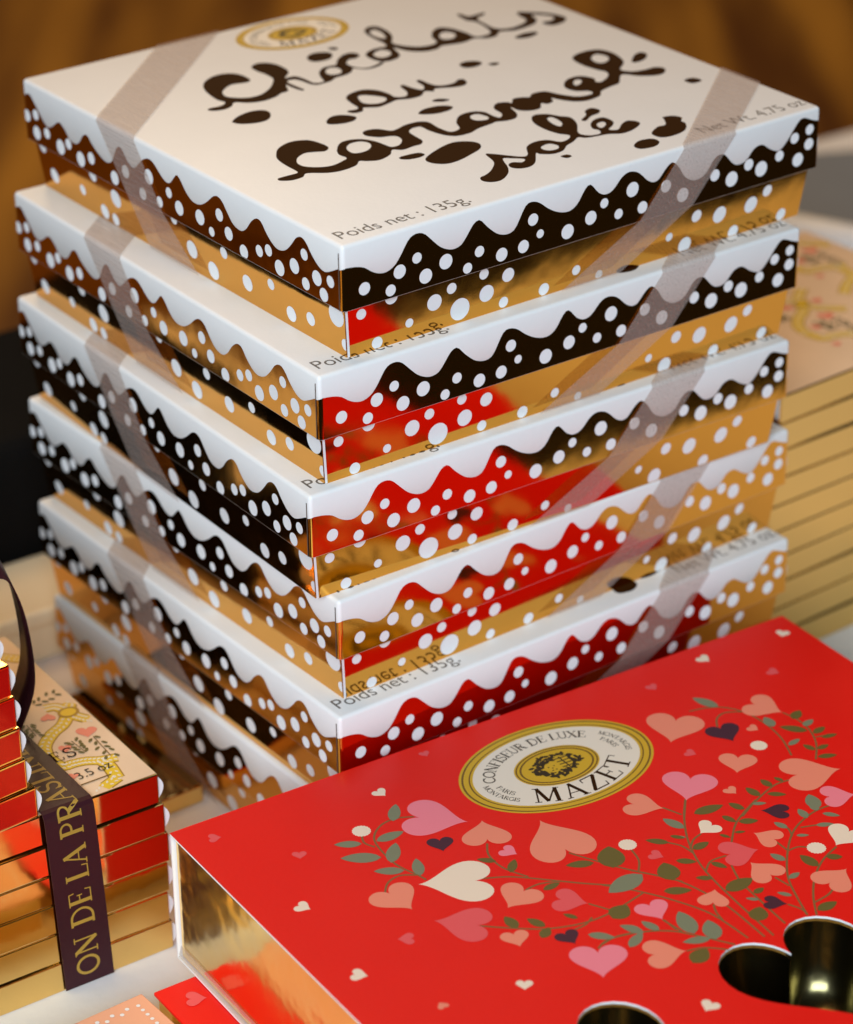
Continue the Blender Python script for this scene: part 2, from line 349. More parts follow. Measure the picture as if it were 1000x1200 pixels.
DRIP_L = v('L1', [(62, 185), (80, 165), (100, 172), (120, 210), (150, 270), (180, 330), (205, 355), (230, 345), (255, 325), (275, 335), (300, 375), (325, 425), (360, 447), (380, 435), (395, 405), (412, 393), (430, 405), (450, 445), (490, 505), (530, 548), (560, 550), (575, 520), (590, 475), (608, 460), (625, 475), (650, 530), (680, 575), (700, 580), (725, 555), (750, 532), (785, 530), (815, 560), (850, 620), (880, 660), (905, 668), (925, 645)]) + \
    v('L2', [(40, 18), (60, 45), (90, 110), (125, 155), (165, 167), (200, 150), (225, 128), (250, 125), (275, 150), (300, 205), (330, 265), (370, 300), (400, 290), (425, 255), (455, 238), (480, 255), (500, 300), (530, 355), (565, 395), (605, 400), (640, 370), (665, 338), (695, 335), (720, 365), (745, 420), (780, 480), (815, 512), (850, 510), (885, 500)])
def dots(view, L):
    s = VIEW[view][2]; return [(*v(view, [(a, b)])[0], r / s) for a, b, r in L]
DOT_RL = dots('R1', [(180, 537, 37), (340, 545, 33), (399, 436, 40), (507, 356, 31), (556, 460, 42), (681, 375, 43), (810, 412, 30), (885, 315, 31)]) + \
    dots('R2', [(117, 582, 38), (248, 535, 36), (311, 381, 34), (350, 461, 24), (512, 448, 41), (651, 369, 38), (733, 286, 27), (814, 346, 28), (900, 208, 41), (954, 308, 33)]) + \
    dots('R3', [(131, 490, 31), (217, 534, 35), (388, 434, 29), (474, 453, 37), (565, 380, 28), (628, 401, 37), (724, 336, 26), (805, 247, 26), (883, 203, 25), (876, 276, 28), (817, 355, 33)])
DOT_RB = dots('R1', [(375, 615, 36), (190, 713, 28), (475, 747, 23), (275, 862, 31), (630, 632, 42), (735, 553, 28), (781, 660, 56), (928, 470, 27), (942, 570, 42)]) + \
    dots('R2', [(171, 718, 35), (142, 861, 27), (383, 782, 30), (573, 675, 24), (708, 690, 21)]) + \
    dots('R3', [(148, 757, 18), (233, 788, 34), (286, 655, 26), (407, 643, 35), (568, 591, 34), (648, 525, 24), (486, 715, 27), (732, 626, 25)])
DOT_LL = dots('L1', [(83, 288, 32), (131, 284, 28), (137, 385, 36), (194, 388, 29), (271, 464, 40), (316, 447, 29), (386, 532, 40), (446, 527, 33), (581, 638, 38), (645, 602, 35), (781, 632, 42), (744, 728, 33), (842, 775, 30), (898, 723, 29), (958, 811, 40)]) + \
    dots('L2', [(157, 230, 37), (259, 219, 31), (217, 302, 23), (306, 313, 33), (384, 404, 34), (466, 401, 29), (515, 399, 29), (572, 488, 39), (652, 480, 38), (707, 423, 29), (711, 570, 31), (772, 543, 38), (845, 563, 30), (807, 628, 34)])
DOT_LB = dots('L2', [(139, 411, 36), (303, 440, 24), (245, 513, 37), (420, 582, 34), (541, 597, 23), (646, 740, 33), (746, 770, 29), (876, 760, 50), (930, 905, 26)]) + \
    dots('L1', [(276, 643, 32), (508, 665, 28), (435, 725, 23), (552, 840, 32), (612, 885, 27), (629, 787, 40), (232, 505, 26), (965, 915, 24)])
hRL = homog([(400, 289), (968, 129), (399, 366), (962, 196)], [(0, 0), (1, 0), (0, 1), (1, 1)])
hLL = homog([(21, 96), (400, 289), (25, 162), (399, 366)], [(0, 0), (1, 0), (0, 1), (1, 1)])
hRB = homog([(409, 368), (948, 200), (408, 421), (942, 247)], [(0, 0), (1, 0), (0, 1), (1, 1)])
hLB = homog([(48, 172), (401, 369), (51, 216), (407, 423)], [(0, 0), (1, 0), (0, 1), (1, 1)])
PX_L, PX_B = 72.0, 50.0     # average face height in photo pixels, for the dots' radii

INS_T, INS_B = .0016, .0032
def face_pt(side, s, t, eps, base=False):
    """side 'R': local -y wall seen on the right; 'L': local -x wall; rotated copies for the two hidden walls"""
    if base:
        i = INS_T + (INS_B - INS_T) * t; z = BH * (1 - t)
    else: i = 0.0; z = H - LH * t
    hx, hy = W / 2 - i, D / 2 - i
    if side == 'R': return (-hx + 2 * hx * s, -hy - eps, z)
    if side == 'L': return (-hx - eps, hy - 2 * hy * s, z)
    if side == 'R2': return (hx - 2 * hx * s, hy + eps, z)
    return (hx + eps, -hy + 2 * hy * s, z)

LID_R = .0011
def drip_profile(drip, h):
    P = spline(drip, 3, False); U = np.array([h(*p) for p in P]); U = U[np.argsort(U[:, 0])]
    return lambda s: np.clip(np.interp(s, U[:, 0], U[:, 1]), .09, .97)
def foil_wrap():
    """one continuous foil band printed round the four lid walls, following the rounded corners"""
    pr_, pl_ = drip_profile(DRIP_R, hRL), drip_profile(DRIP_L, hLL); e = .00003; cols = []
    for side, prof, cx, cy, a0 in (('R', pr_, 1, -1, 270), ('L2', pl_, 1, 1, 0), ('R2', pr_, -1, 1, 90), ('L', pl_, -1, -1, 180)):
        nxt = pl_ if prof is pr_ else pr_; mg = LID_R / (W if side[0] == 'R' else D)
        for s in np.linspace(mg, 1 - mg, 170): x, y, _ = face_pt(side, s, 0, e); cols.append((x, y, float(prof(s))))
        t0, t1 = float(prof(1 - mg)), float(nxt(mg))
        for k in range(1, 6):
            a = R(a0 + 90 * k / 6); cols.append((cx * (W / 2 - LID_R) + (LID_R + e) * math.cos(a), cy * (D / 2 - LID_R) + (LID_R + e) * math.sin(a), t0 + (t1 - t0) * k / 6))
    V, Fc = [], []; n = len(cols)
    for x, y, t in cols: V += [(x, y, H - LH * t), (x, y, H - LH * .995)]
    for i in range(n): j = (i + 1) % n; Fc.append([2 * i, 2 * i + 1, 2 * j + 1, 2 * j])
    return V, Fc
def dots_mesh(D_, h, side, base):
    V, Fc = [], []; hh = BH if base else LH; ww = W if side[0] == 'R' else D; px = PX_B if base else PX_L
    for cx, cy, r in D_:
        s, t = h(cx, cy)
        # local pixel height of the face under this dot
        k = abs(h(cx, cy + 1)[1] - t); rv = r * k; rh = rv * hh / ww; n = len(V)
        for j in range(22):
            a = 2 * math.pi * j / 22
            V.append(face_pt(side, min(max(s + rh * math.cos(a), .003), .997), min(max(t + rv * math.sin(a), .02 if base else .0), .985), (.00006 if not base else .00003), base))
        Fc.append(list(range(n, n + 22)))
    return V, Fc
def join_geo(parts):
    V, Fc = [], []
    for a, b in parts:
        n = len(V); V += list(a); Fc += [[n + i for i in f] for f in b]
    return V, Fc

# --- brown script lettering, traced outlines on the lid plane
OUT = [
 v('A', [(293, 312), (320, 293), (370, 288), (430, 298), (480, 322), (493, 342), (478, 360), (474, 370), (492, 365), (530, 360), (580, 375), (630, 396), (680, 388), (668, 372), (655, 345), (670, 318), (710, 305), (745, 298), (750, 278), (775, 250), (820, 235), (860, 240), (870, 252), (850, 265), (815, 272), (800, 290), (820, 303), (850, 312), (900, 316), (950, 303), (985, 285), (1000, 290), (960, 312), (900, 323), (838, 318), (830, 335), (800, 352), (745, 368), (720, 385), (680, 398), (640, 407), (600, 400), (560, 385), (520, 378), (485, 388), (520, 408), (575, 430), (560, 436), (510, 420), (478, 406), (490, 438), (455, 450), (420, 472), (360, 492), (280, 502), (205, 500), (190, 520), (150, 538), (90, 545), (62, 540), (75, 530), (130, 518), (155, 500), (110, 485), (60, 450), (38, 420), (45, 390), (90, 360), (160, 345), (230, 350), (285, 375), (280, 390), (245, 397), (190, 405), (155, 425), (140, 447), (160, 468), (220, 475), (290, 472), (350, 455), (395, 420), (410, 385), (405, 370), (370, 350), (320, 332)]),
 v('A', [(690, 330), (710, 316), (750, 315), (775, 330), (765, 345), (725, 352), (695, 345)]),
 v('A', [(590, 262), (610, 242), (660, 232), (715, 235), (725, 255), (700, 272), (640, 283), (605, 278)]),
 v('A', [(700, 212), (730, 205), (758, 211), (735, 221)]),
 v('A', [(192, 600), (230, 570), (300, 545), (370, 542), (397, 562), (385, 590), (330, 608), (250, 615), (205, 610)]),
 v('B', [(97, 128), (112, 113), (150, 110), (195, 130), (215, 155), (213, 178), (255, 190), (320, 195), (375, 188), (400, 175), (380, 155), (383, 130), (410, 115), (460, 118), (520, 135), (560, 152), (600, 148), (625, 135), (600, 110), (560, 90), (525, 85), (485, 62), (500, 58), (530, 68), (560, 62), (595, 52), (600, 60), (570, 78), (600, 98), (645, 118), (700, 118), (745, 105), (775, 85), (745, 65), (738, 50), (790, 50), (870, 55), (930, 68), (942, 80), (925, 95), (885, 105), (850, 100), (845, 92), (880, 85), (890, 72), (860, 64), (800, 62), (818, 80), (810, 98), (770, 115), (720, 128), (665, 132), (650, 150), (610, 160), (560, 160), (510, 178), (450, 187), (420, 192), (400, 205), (350, 215), (280, 213), (225, 200), (222, 204), (240, 220), (245, 235), (220, 250), (175, 258), (130, 248), (102, 230), (120, 211), (158, 199), (188, 193), (178, 180), (145, 165), (110, 145)]),
 v('B', [(120, 130), (145, 125), (175, 140), (185, 160), (150, 155), (125, 142)]),
 v('B', [(135, 225), (165, 209), (200, 213), (208, 228), (180, 240), (148, 238)]),
 v('B', [(410, 150), (425, 135), (460, 135), (480, 148), (460, 162), (425, 163)]),
 v('B', [(728, 155), (760, 140), (810, 132), (822, 140), (790, 155), (745, 161)]),
 v('B', [(495, 270), (520, 257), (570, 255), (590, 265), (560, 280), (515, 283)]),
 v('B', [(615, 268), (640, 261), (663, 264), (640, 274)]),
 v('B', [(20, 410), (40, 390), (90, 375), (150, 377), (200, 392), (225, 405), (270, 402), (275, 385), (248, 362), (260, 355), (300, 368), (340, 375), (345, 360), (315, 340), (330, 334), (365, 348), (400, 357), (440, 355), (475, 345), (490, 332), (515, 332), (526, 347), (510, 358), (470, 365), (420, 368), (390, 372), (388, 382), (350, 382), (335, 400), (290, 413), (235, 418), (205, 430), (160, 447), (110, 450), (92, 452), (90, 465), (60, 473), (30, 470), (28, 463), (60, 458), (70, 450), (40, 430)]),
 v('B', [(70, 405), (95, 398), (150, 402), (188, 410), (180, 425), (140, 434), (90, 430)]),
 v('C', [(55, 290), (65, 255), (120, 225), (200, 216), (260, 230), (300, 250), (285, 268), (240, 272), (190, 278), (155, 300), (155, 325), (190, 340), (260, 343), (320, 335), (365, 315), (385, 300), (350, 285), (340, 262), (355, 230), (400, 215), (460, 212), (520, 222), (570, 240), (595, 248), (630, 240), (645, 218), (625, 200), (590, 198), (540, 203), (480, 197), (460, 183), (480, 170), (530, 164), (590, 172), (620, 165), (660, 145), (720, 130), (770, 132), (810, 155), (860, 175), (890, 175)]) +
 v('D', [(196, 367), (183, 345), (195, 318), (240, 303), (290, 303), (330, 320), (355, 325), (360, 310), (330, 290), (340, 270), (380, 265), (400, 268), (405, 252), (440, 246), (470, 245), (480, 232), (530, 223), (590, 235), (660, 243), (715, 232), (700, 222), (650, 222), (610, 210), (605, 190), (625, 172), (670, 163), (720, 172), (728, 185), (750, 185), (775, 165), (770, 148), (730, 138), (680, 122), (640, 100), (645, 82), (690, 65), (745, 60), (800, 75), (835, 102), (835, 118), (825, 138), (870, 145), (920, 138), (960, 128), (995, 132), (998, 148), (970, 160), (900, 163), (830, 158), (820, 190), (790, 203), (750, 222), (745, 240), (700, 258), (650, 263), (600, 258), (555, 250), (562, 262), (540, 272), (515, 270), (512, 288), (480, 298), (430, 298), (395, 285), (420, 310), (415, 328), (380, 338), (340, 342), (320, 350), (270, 368), (240, 385), (190, 397), (140, 395), (80, 378), (45, 362), (20, 365), (4, 372)]) +
 v('C', [(680, 180), (710, 200), (740, 218), (735, 235), (700, 245), (650, 262), (600, 262), (590, 285), (540, 310), (480, 315), (445, 315), (430, 335), (370, 358), (300, 370), (200, 372), (180, 390), (130, 405), (75, 407), (62, 398), (90, 388), (150, 372), (150, 362), (100, 335), (65, 310)]),
 v('C', [(385, 250), (405, 232), (450, 223), (490, 230), (500, 248), (475, 268), (425, 278), (395, 268)]),
 v('D', [(238, 320), (265, 312), (305, 322), (305, 333), (270, 337), (245, 332)]),
 v('D', [(640, 190), (650, 178), (672, 180), (668, 193), (650, 200)]),
 v('D', [(710, 92), (730, 78), (770, 85), (778, 100), (755, 112), (725, 108)]),
 v('C', [(290, 132), (310, 108), (360, 98), (425, 105), (425, 122), (380, 137), (310, 143)]),
 v('C', [(722, 90), (750, 70), (820, 55), (880, 58), (870, 75), (810, 92), (740, 96)]),
 v('C', [(788, 30), (820, 22), (868, 26), (840, 36), (795, 36)]),
 v('C', [(632, 298), (660, 288), (720, 276), (752, 283), (730, 297), (680, 307), (640, 306)]),
 v('D', [(62, 487), (100, 455), (160, 425), (220, 418), (270, 425), (278, 445), (240, 470), (190, 495), (140, 507), (85, 503)]),
 v('D', [(868, 105), (880, 80), (905, 70), (928, 78), (920, 97), (885, 110)]),
 v('D', [(878, 432), (900, 415), (950, 408), (977, 420), (960, 438), (910, 448), (883, 443)]),
 v('D', [(298, 470), (320, 467), (380, 473), (440, 478), (462, 470), (458, 440), (490, 420), (540, 413), (590, 420), (620, 410), (625, 395), (580, 388), (530, 372), (490, 350), (477, 330), (490, 315), (540, 312), (590, 320), (630, 325), (655, 350), (660, 385), (700, 395), (745, 388), (740, 375), (715, 368), (708, 350), (725, 332), (760, 325), (795, 340), (795, 355), (780, 372), (815, 372), (830, 350), (855, 337), (895, 342), (898, 355), (870, 375), (830, 388), (780, 390), (740, 397), (690, 405), (660, 403), (640, 420), (615, 435), (600, 455), (560, 468), (510, 468), (495, 465), (492, 500), (470, 518), (430, 525), (395, 520), (388, 508), (405, 500), (440, 500), (450, 488), (400, 485), (365, 487), (385, 520), (385, 545), (360, 570), (320, 578), (285, 573), (277, 560), (300, 548), (320, 530), (330, 500)]),
 v('D', [(538, 330), (560, 325), (595, 345), (590, 360), (560, 350)]),
 v('D', [(515, 440), (545, 428), (580, 435), (580, 447), (550, 454), (522, 450)]),
 v('D', [(733, 350), (755, 342), (768, 350), (755, 365), (738, 362)]),
 v('D', [(672, 335), (690, 315), (685, 300), (710, 288), (742, 295), (740, 308), (710, 320), (690, 338)]),
 v('D', [(590, 477), (615, 470), (635, 476), (615, 484)]),
 v('E', [(747, 150), (770, 128), (800, 120), (795, 100), (790, 90), (830, 85), (865, 92), (862, 105), (880, 115), (878, 140), (840, 160), (790, 170), (755, 162)]),
 v('P', [(802, 94), (812, 91), (823, 94), (812, 97.5)]),
]
script_geo = filled([[lid_xy(p) for p in spline(L, 4)] for L in OUT])

def make_box():
    t = thing('chocolate_box', LABEL[0], 'chocolate box', (0, 0, 0), 0, 'dotted chocolate boxes in the tall stack')
    bm = box_bm(-W / 2, W / 2, -D / 2, D / 2, BH, H, 0)
    ed = [e for e in bm.edges if max(q.co.z for q in e.verts) > BH + 1e-5]
    bmesh.ops.bevel(bm, geom=ed, offset=.0011, segments=4, affect='EDGES', profile=0.5)
    lo = [f for f in bm.faces if all(abs(q.co.z - BH) < 1e-6 for q in f.verts)]
    bmesh.ops.delete(bm, geom=lo, context='FACES')
    lid = bm_obj('lid', bm, 'white', t, True)
    so = lid.modifiers.new('board', 'SOLIDIFY'); so.thickness = .0005; so.offset = -1
    for p in lid.data.polygons: p.use_smooth = True
    V, Fc = foil_wrap(); pydata('foil_print', V, Fc, 'foil', lid)
    for sd in ('R', 'L', 'R2', 'L2'):
        dl, hh = (DOT_RL, hRL) if sd[0] == 'R' else (DOT_LL, hLL)
        V, Fc = dots_mesh(dl, hh, sd, 0); pydata('dot_print', V, Fc, 'print_white', lid)['kind'] = 'stuff'
    f = Flat(); f.mesh([(q[0], q[1], H + .00003) for q in script_geo[0]], script_geo[1], 'brown'); f.build('script_lettering', lid)
    f = Flat()
    place_text(f, 'Poids net : 135g.', (-.0772, -.0738), (-.0372, -.0741), .0047, H + .00003, 'grey_ink')
    f.build('net_weight_lettering', lid); f = Flat()
    place_text(f, 'Net Wt. 4.75 oz', (.0413, -.0737), (.0782, -.0741), .0047, H + .00003, 'grey_ink')
    f.build('net_weight_lettering', lid)
    f = Flat(); seal(f, (.0021, .0628), .0181, .0128, H + .00003); f.build('round_seal', lid)
    # slit where the folded lid walls meet at the corner, foil-edged
    pydata('corner_slit', [(-W / 2 - .0001, -D / 2 + .0016, H - .0022), (-W / 2 - .0001, -D / 2 + .0012, H - .0022), (-W / 2 - .0001, -D / 2 + .0012, BH), (-W / 2 - .0001, -D / 2 + .0016, BH)], [[0, 1, 2, 3]], 'seam', lid)
    bm = box_bm(-W / 2, W / 2, -D / 2, D / 2, 0, BH + .002, 0)
    for q in bm.verts:
        k = INS_B if q.co.z < BH else INS_T - (INS_B - INS_T) * .002 / BH
        q.co.x = math.copysign(W / 2 - k, q.co.x); q.co.y = math.copysign(D / 2 - k, q.co.y)
    bmesh.ops.bevel(bm, geom=[e for e in bm.edges if abs(e.verts[0].co.z - e.verts[1].co.z) > .005], offset=.0004, segments=2, affect='EDGES')
    base = bm_obj('base', bm, 'foil', t)
    for sd in ('R', 'L', 'R2', 'L2'):
        dl, hh = (DOT_RB, hRB) if sd[0] == 'R' else (DOT_LB, hLB)
        V, Fc = dots_mesh(dl, hh, sd, 1); pydata('dot_print', V, Fc, 'print_white', base)['kind'] = 'stuff'
    a, b = W / 2 - INS_T, W / 2 - INS_B; c, d = D / 2 - INS_T, D / 2 - INS_B
    pydata('paper_edge', [(-a - .0001, -c - .0002, BH), (-a + .0006, -c - .0002, BH), (-b + .0006, -d - .0002, .0002), (-b - .0001, -d - .0002, .0002)], [[0, 1, 2, 3]], 'print_white', base)
    # sheer ribbons over two opposite corners
    e = .0005; hx, hy = W / 2, D / 2
    def strip(name, top, lidb, bot):
        rows = top + lidb + bot; Vv, Ff = [], []
        for a_, b_ in rows:
            for k in range(5):
                u = k / 4; Vv.append(tuple(np.array(a_) * (1 - u) + np.array(b_) * u))
        for r_ in range(len(rows) - 1):
            for k in range(4): Ff.append([r_ * 5 + k, r_ * 5 + k + 1, r_ * 5 + k + 6, r_ * 5 + k + 5])
        o = pydata(name, Vv, Ff, 'sheer', t); return o
    z1 = H + e
    # left: from the back wall across the top to the left wall, slanting down towards the front corner
    strip('ribbon', [((-.0355, hy + e, .004), (-.014, hy + e, .004)), ((-.0355, hy + e, H - .0005), (-.014, hy + e, H - .0005)), ((-.0355, hy - .0006, z1), (-.014, hy - .0006, z1))],
          [((-hx + .0006, .0375, z1), (-hx + .0006, .0185, z1)), ((-hx - e, .0370, H - .0006), (-hx - e, .0175, H - .0006)), ((-hx - e, .0229, BH + .0005), (-hx - e, .0047, BH + .0005))],
          [((-hx + .0014, .0150, .0007), (-hx + .0014, -.0090, .0007))])
    strip('ribbon', [((hx + e, -.020, .004), (hx + e, -.006, .004)), ((hx + e, -.0530, H - .0005), (hx + e, -.0370, H - .0005)), ((hx - .0006, -.0540, z1), (hx - .0006, -.0380, z1))],
          [((.0490, -hy + .0006, z1), (.0305, -hy + .0006, z1)), ((.0485, -hy - e, H - .0006), (.0300, -hy - e, H - .0006)), ((.0340, -hy - e, BH + .0005), (.0155, -hy - e, BH + .0005))],
          [((.0105, -hy + .0014, .0007), (-.0095, -hy + .0014, .0007))])
    return t
def dup(root):
    r = root.copy(); COL.objects.link(r)
    for ch in list(root.children):
        c = ch.copy(); COL.objects.link(c); c.parent = r
        for g in ch.children:
            d = g.copy(); COL.objects.link(d); d.parent = c
    return r
proto = make_box()
for i, (x, y, a) in enumerate(STK):
    o = proto if i == 0 else dup(proto)
    o.location = (x, y, (5 - i) * H + .0006 * 0); o.rotation_euler = (0, 0, R(a)); o['label'] = LABEL[i]

# ================================================================== RED SLEEVE BOX
ZB, ZT = .012, .0505
RYAW = R(32.48); RL, RD = .1977, .168
tl = onz(199, 977, ZT)
ex, ey = np.array([math.cos(RYAW), math.sin(RYAW)]), np.array([-math.sin(RYAW), math.cos(RYAW)])
cen = tl[:2] + ex * RL / 2 - ey * RD / 2
red = thing('heart_gift_box', 'red sleeve gift box printed with hearts and leaf sprigs, gold drawer showing at its end', 'gift box', (cen[0], cen[1], ZB), RYAW)
def rxy(p):
    d = onz(p[0], p[1], ZT)[:2] - cen; return np.array([d @ ex, d @ ey])
HX = [16 * math.sin(t) ** 3 for t in np.linspace(0, 2 * math.pi, 56, endpoint=False)]
HY = [13 * math.cos(t) - 5 * math.cos(2 * t) - 2 * math.cos(3 * t) - math.cos(4 * t) for t in np.linspace(0, 2 * math.pi, 56, endpoint=False)]
def heart(tip, notch, k=1.0):
    tip, notch = np.array(tip), np.array(notch); ax = (notch - tip) / 22; pe = np.array([ax[1], -ax[0]]) * k
    return np.array([tip + ax * (y + 17) + pe * x for x, y in zip(HX, HY)])
holes = [heart((-RL / 2 + hx_, RD / 2 - .1568), (-RL / 2 + hx_, RD / 2 - .1255), .867) for hx_ in (.0385, .0988, .1591)]
BT = .0006; HT = ZT - ZB
rect = lambda i: [(-RL / 2 + i, -RD / 2 + i), (RL / 2 - i, -RD / 2 + i), (RL / 2 - i, RD / 2 - i), (-RL / 2 + i, RD / 2 - i)]
bm = bmesh.new()
V, Fc = filled([rect(0)] + holes, BT / 2)
vv = [bm.verts.new((q[0], q[1], q[2] + HT - BT / 2)) for q in V]
for f in Fc:
    try: bm.faces.new([vv[i] for i in f])
    except ValueError: pass
def add_box(bm, x0, x1, y0, y1, z0, z1):
    b2 = box_bm(x0, x1, y0, y1, z0, z1); me = bpy.data.meshes.new('t'); b2.to_mesh(me); b2.free(); bm.from_mesh(me); bpy.data.meshes.remove(me)
add_box(bm, -RL / 2, RL / 2, -RD / 2, RD / 2, 0, BT)
for sy in (-1, 1): add_box(bm, -RL / 2, RL / 2, min(sy * RD / 2, sy * (RD / 2 - BT)), max(sy * RD / 2, sy * (RD / 2 - BT)), BT + .00005, HT - BT - .00005)
sleeve = bm_obj('sleeve', bm, 'print_white', red)
f = Flat(); V, Fc = filled([rect(-.00004)] + holes)
f.mesh([(q[0], q[1], HT + .00003) for q in V], Fc, 'red'); rt = f.build('red_top_print', sleeve)
hw = RD / 2 + .00004
pydata('red_side_print', [(-RL / 2, -hw, 0), (RL / 2, -hw, 0), (RL / 2, -hw, HT + .0001), (-RL / 2, -hw, HT + .0001), (-RL / 2, hw, 0), (RL / 2, hw, 0), (RL / 2, hw, HT + .0001), (-RL / 2, hw, HT + .0001)], [[0, 1, 2, 3], [7, 6, 5, 4]], 'red', sleeve)

HEARTS = []   # (view, tip, notch, ink, width)
def H_(view, L): HEARTS.extend((v(view, [(a, b)])[0], v(view, [(c, d)])[0], m, (k[0] if k else 1.0)) for a, b, c, d, m, *k in L)
H_('V1', [(402, 342, 245, 328, 'pink', .9), (440, 338, 457, 398, 'salmon', 1.05), (601, 337, 683, 430, 'salmon', .85), (262, 517, 445, 505, 'cream', .85), (247, 587, 174, 536, 'salmon'), (333, 425, 321, 391, 'dark'),
          (540, 433, 500, 420, 'pink'), (512, 583, 562, 530, 'salmon'), (738, 570, 652, 558, 'rose'), (945, 615, 905, 572, 'pink'), (305, 618, 445, 632, 'rose', .9), (548, 691, 527, 653, 'salmon'), (702, 683, 670, 653, 'dark'),
          (780, 778, 762, 698, 'pink'), (172, 270, 147, 256, 'cream'), (288, 160, 276, 148, 'rose'), (203, 670, 246, 668, 'rose'), (560, 812, 559, 788, 'cream'), (320, 846, 336, 860, 'salmon')])
H_('V2', [(262, 760, 126, 741, 'salmon', .9), (288, 503, 310, 406, 'salmon'), (722, 90, 727, 68, 'cream'), (441, 186, 402, 170, 'cream'), (714, 233, 672, 222, 'rose'), (232, 297, 205, 280, 'rose'), (725, 385, 602, 350, 'salmon'),
          (533, 498, 478, 442, 'dark'), (632, 455, 596, 442, 'salmon'), (390, 550, 350, 540, 'rose'), (547, 622, 551, 556, 'salmon'), (952, 605, 757, 632, 'salmon', .9), (348, 730, 366, 634, 'pink'), (545, 703, 510, 683, 'salmon'), (638, 768, 738, 772, 'dark', .8), (1010, 705, 895, 715, 'pink')])
H_('V3', [(350, 583, 207, 600, 'salmon'), (262, 218, 212, 205, 'rose'), (402, 125, 452, 90, 'cream'), (610, 122, 702, 150, 'salmon'), (632, 187, 505, 208, 'rose'), (597, 237, 687, 292, 'salmon'), (745, 400, 662, 392, 'dark', .85),
          (460, 342, 452, 400, 'salmon'), (975, 262, 900, 325, 'salmon'), (932, 172, 990, 110, 'cream'), (422, 820, 450, 786, 'cream')])
H_('V4', [(315, 90, 275, 95, 'rose'), (577, 165, 573, 142, 'rose'), (613, 333, 570, 320, 'cream'), (806, 556, 755, 550, 'cream')])
LEAVES = []
def Lf(view, ink, L): LEAVES.extend((v(view, [(a, b)])[0], v(view, [(c, d)])[0], ink, (k[0] if k else .42)) for a, b, c, d, *k in L)
Lf('V1', 'sage', [(192, 340, 200, 292), (146, 396, 222, 368), (105, 403, 27, 406), (160, 441, 45, 444), (187, 456, 200, 400), (224, 478, 138, 480), (268, 492, 256, 444), (888, 488, 794, 540, .5), (736, 656, 813, 665), (893, 652, 826, 630), (853, 692, 888, 650), (936, 642, 886, 620), (1003, 357, 945, 333), (980, 383, 1010, 385)])
Lf('V1', 'olive', [(480, 452, 426, 446), (520, 483, 532, 446), (753, 456, 674, 464), (807, 470, 794, 410, .75), (612, 532, 658, 511), (540, 638, 503, 606, .55), (617, 634, 566, 612, .5), (608, 666, 628, 636, .6), (708, 611, 667, 599), (806, 612, 846, 574, .8)])
Lf('V2', 'sage', [(474, 362, 372, 327), (690, 440, 653, 402, .6), (748, 512, 792, 487), (806, 437, 844, 411, .5), (605, 742, 662, 738, .4), (860, 760, 826, 704, .6), (822, 797, 785, 762, .5)])
Lf('V2', 'olive', [(822, 456, 712, 440, .4), (764, 410, 793, 376, .6), (846, 466, 889, 440, .5), (878, 482, 938, 468, .4), (852, 531, 804, 510, .5), (862, 527, 904, 509, .5), (862, 558, 938, 549, .4), (378, 780, 493, 746, .4), (574, 763, 513, 738, .5), (636, 711, 580, 678, .5), (682, 674, 638, 646, .55), (728, 653, 690, 638, .5), (664, 702, 740, 705, .4)])
Lf('V3', 'olive', [(285, 133, 342, 143, .4), (280, 160, 188, 150, .4), (374, 186, 436, 157, .5), (308, 230, 390, 235, .45), (296, 307, 260, 238, .75), (452, 299, 384, 297, .45), (260, 350, 371, 345, .45), (503, 348, 608, 298, .5), (445, 237, 509, 258, .45), (488, 55, 544, 80, .45), (553, 78, 630, 73, .5), (478, 128, 522, 140, .4), (537, 120, 580, 116, .4), (514, 7, 577, 28, .45), (864, 252, 792, 208, .5), (895, 215, 960, 215, .6), (613, 358, 651, 336, .55), (626, 466, 636, 410, .8), (862, 424, 937, 390, .5), (374, 630, 430, 574, .7)])
Lf('V3', 'sage', [(340, 104, 256, 66, .45), (822, 62, 785, 28, .55), (855, 92, 926, 86, .4), (744, 103, 690, 80, .5), (778, 132, 829, 130, .4), (736, 230, 675, 203, .5), (750, 300, 791, 276, .5), (762, 367, 702, 354, .4), (633, 383, 580, 377, .4), (380, 516, 318, 428, .5), (464, 538, 432, 462, .6), (444, 533, 334, 550, .4), (172, 502, 88, 484, .45), (242, 502, 172, 467, .45), (880, 45, 950, 55, .4), (860, 35, 835, 2, .6)])
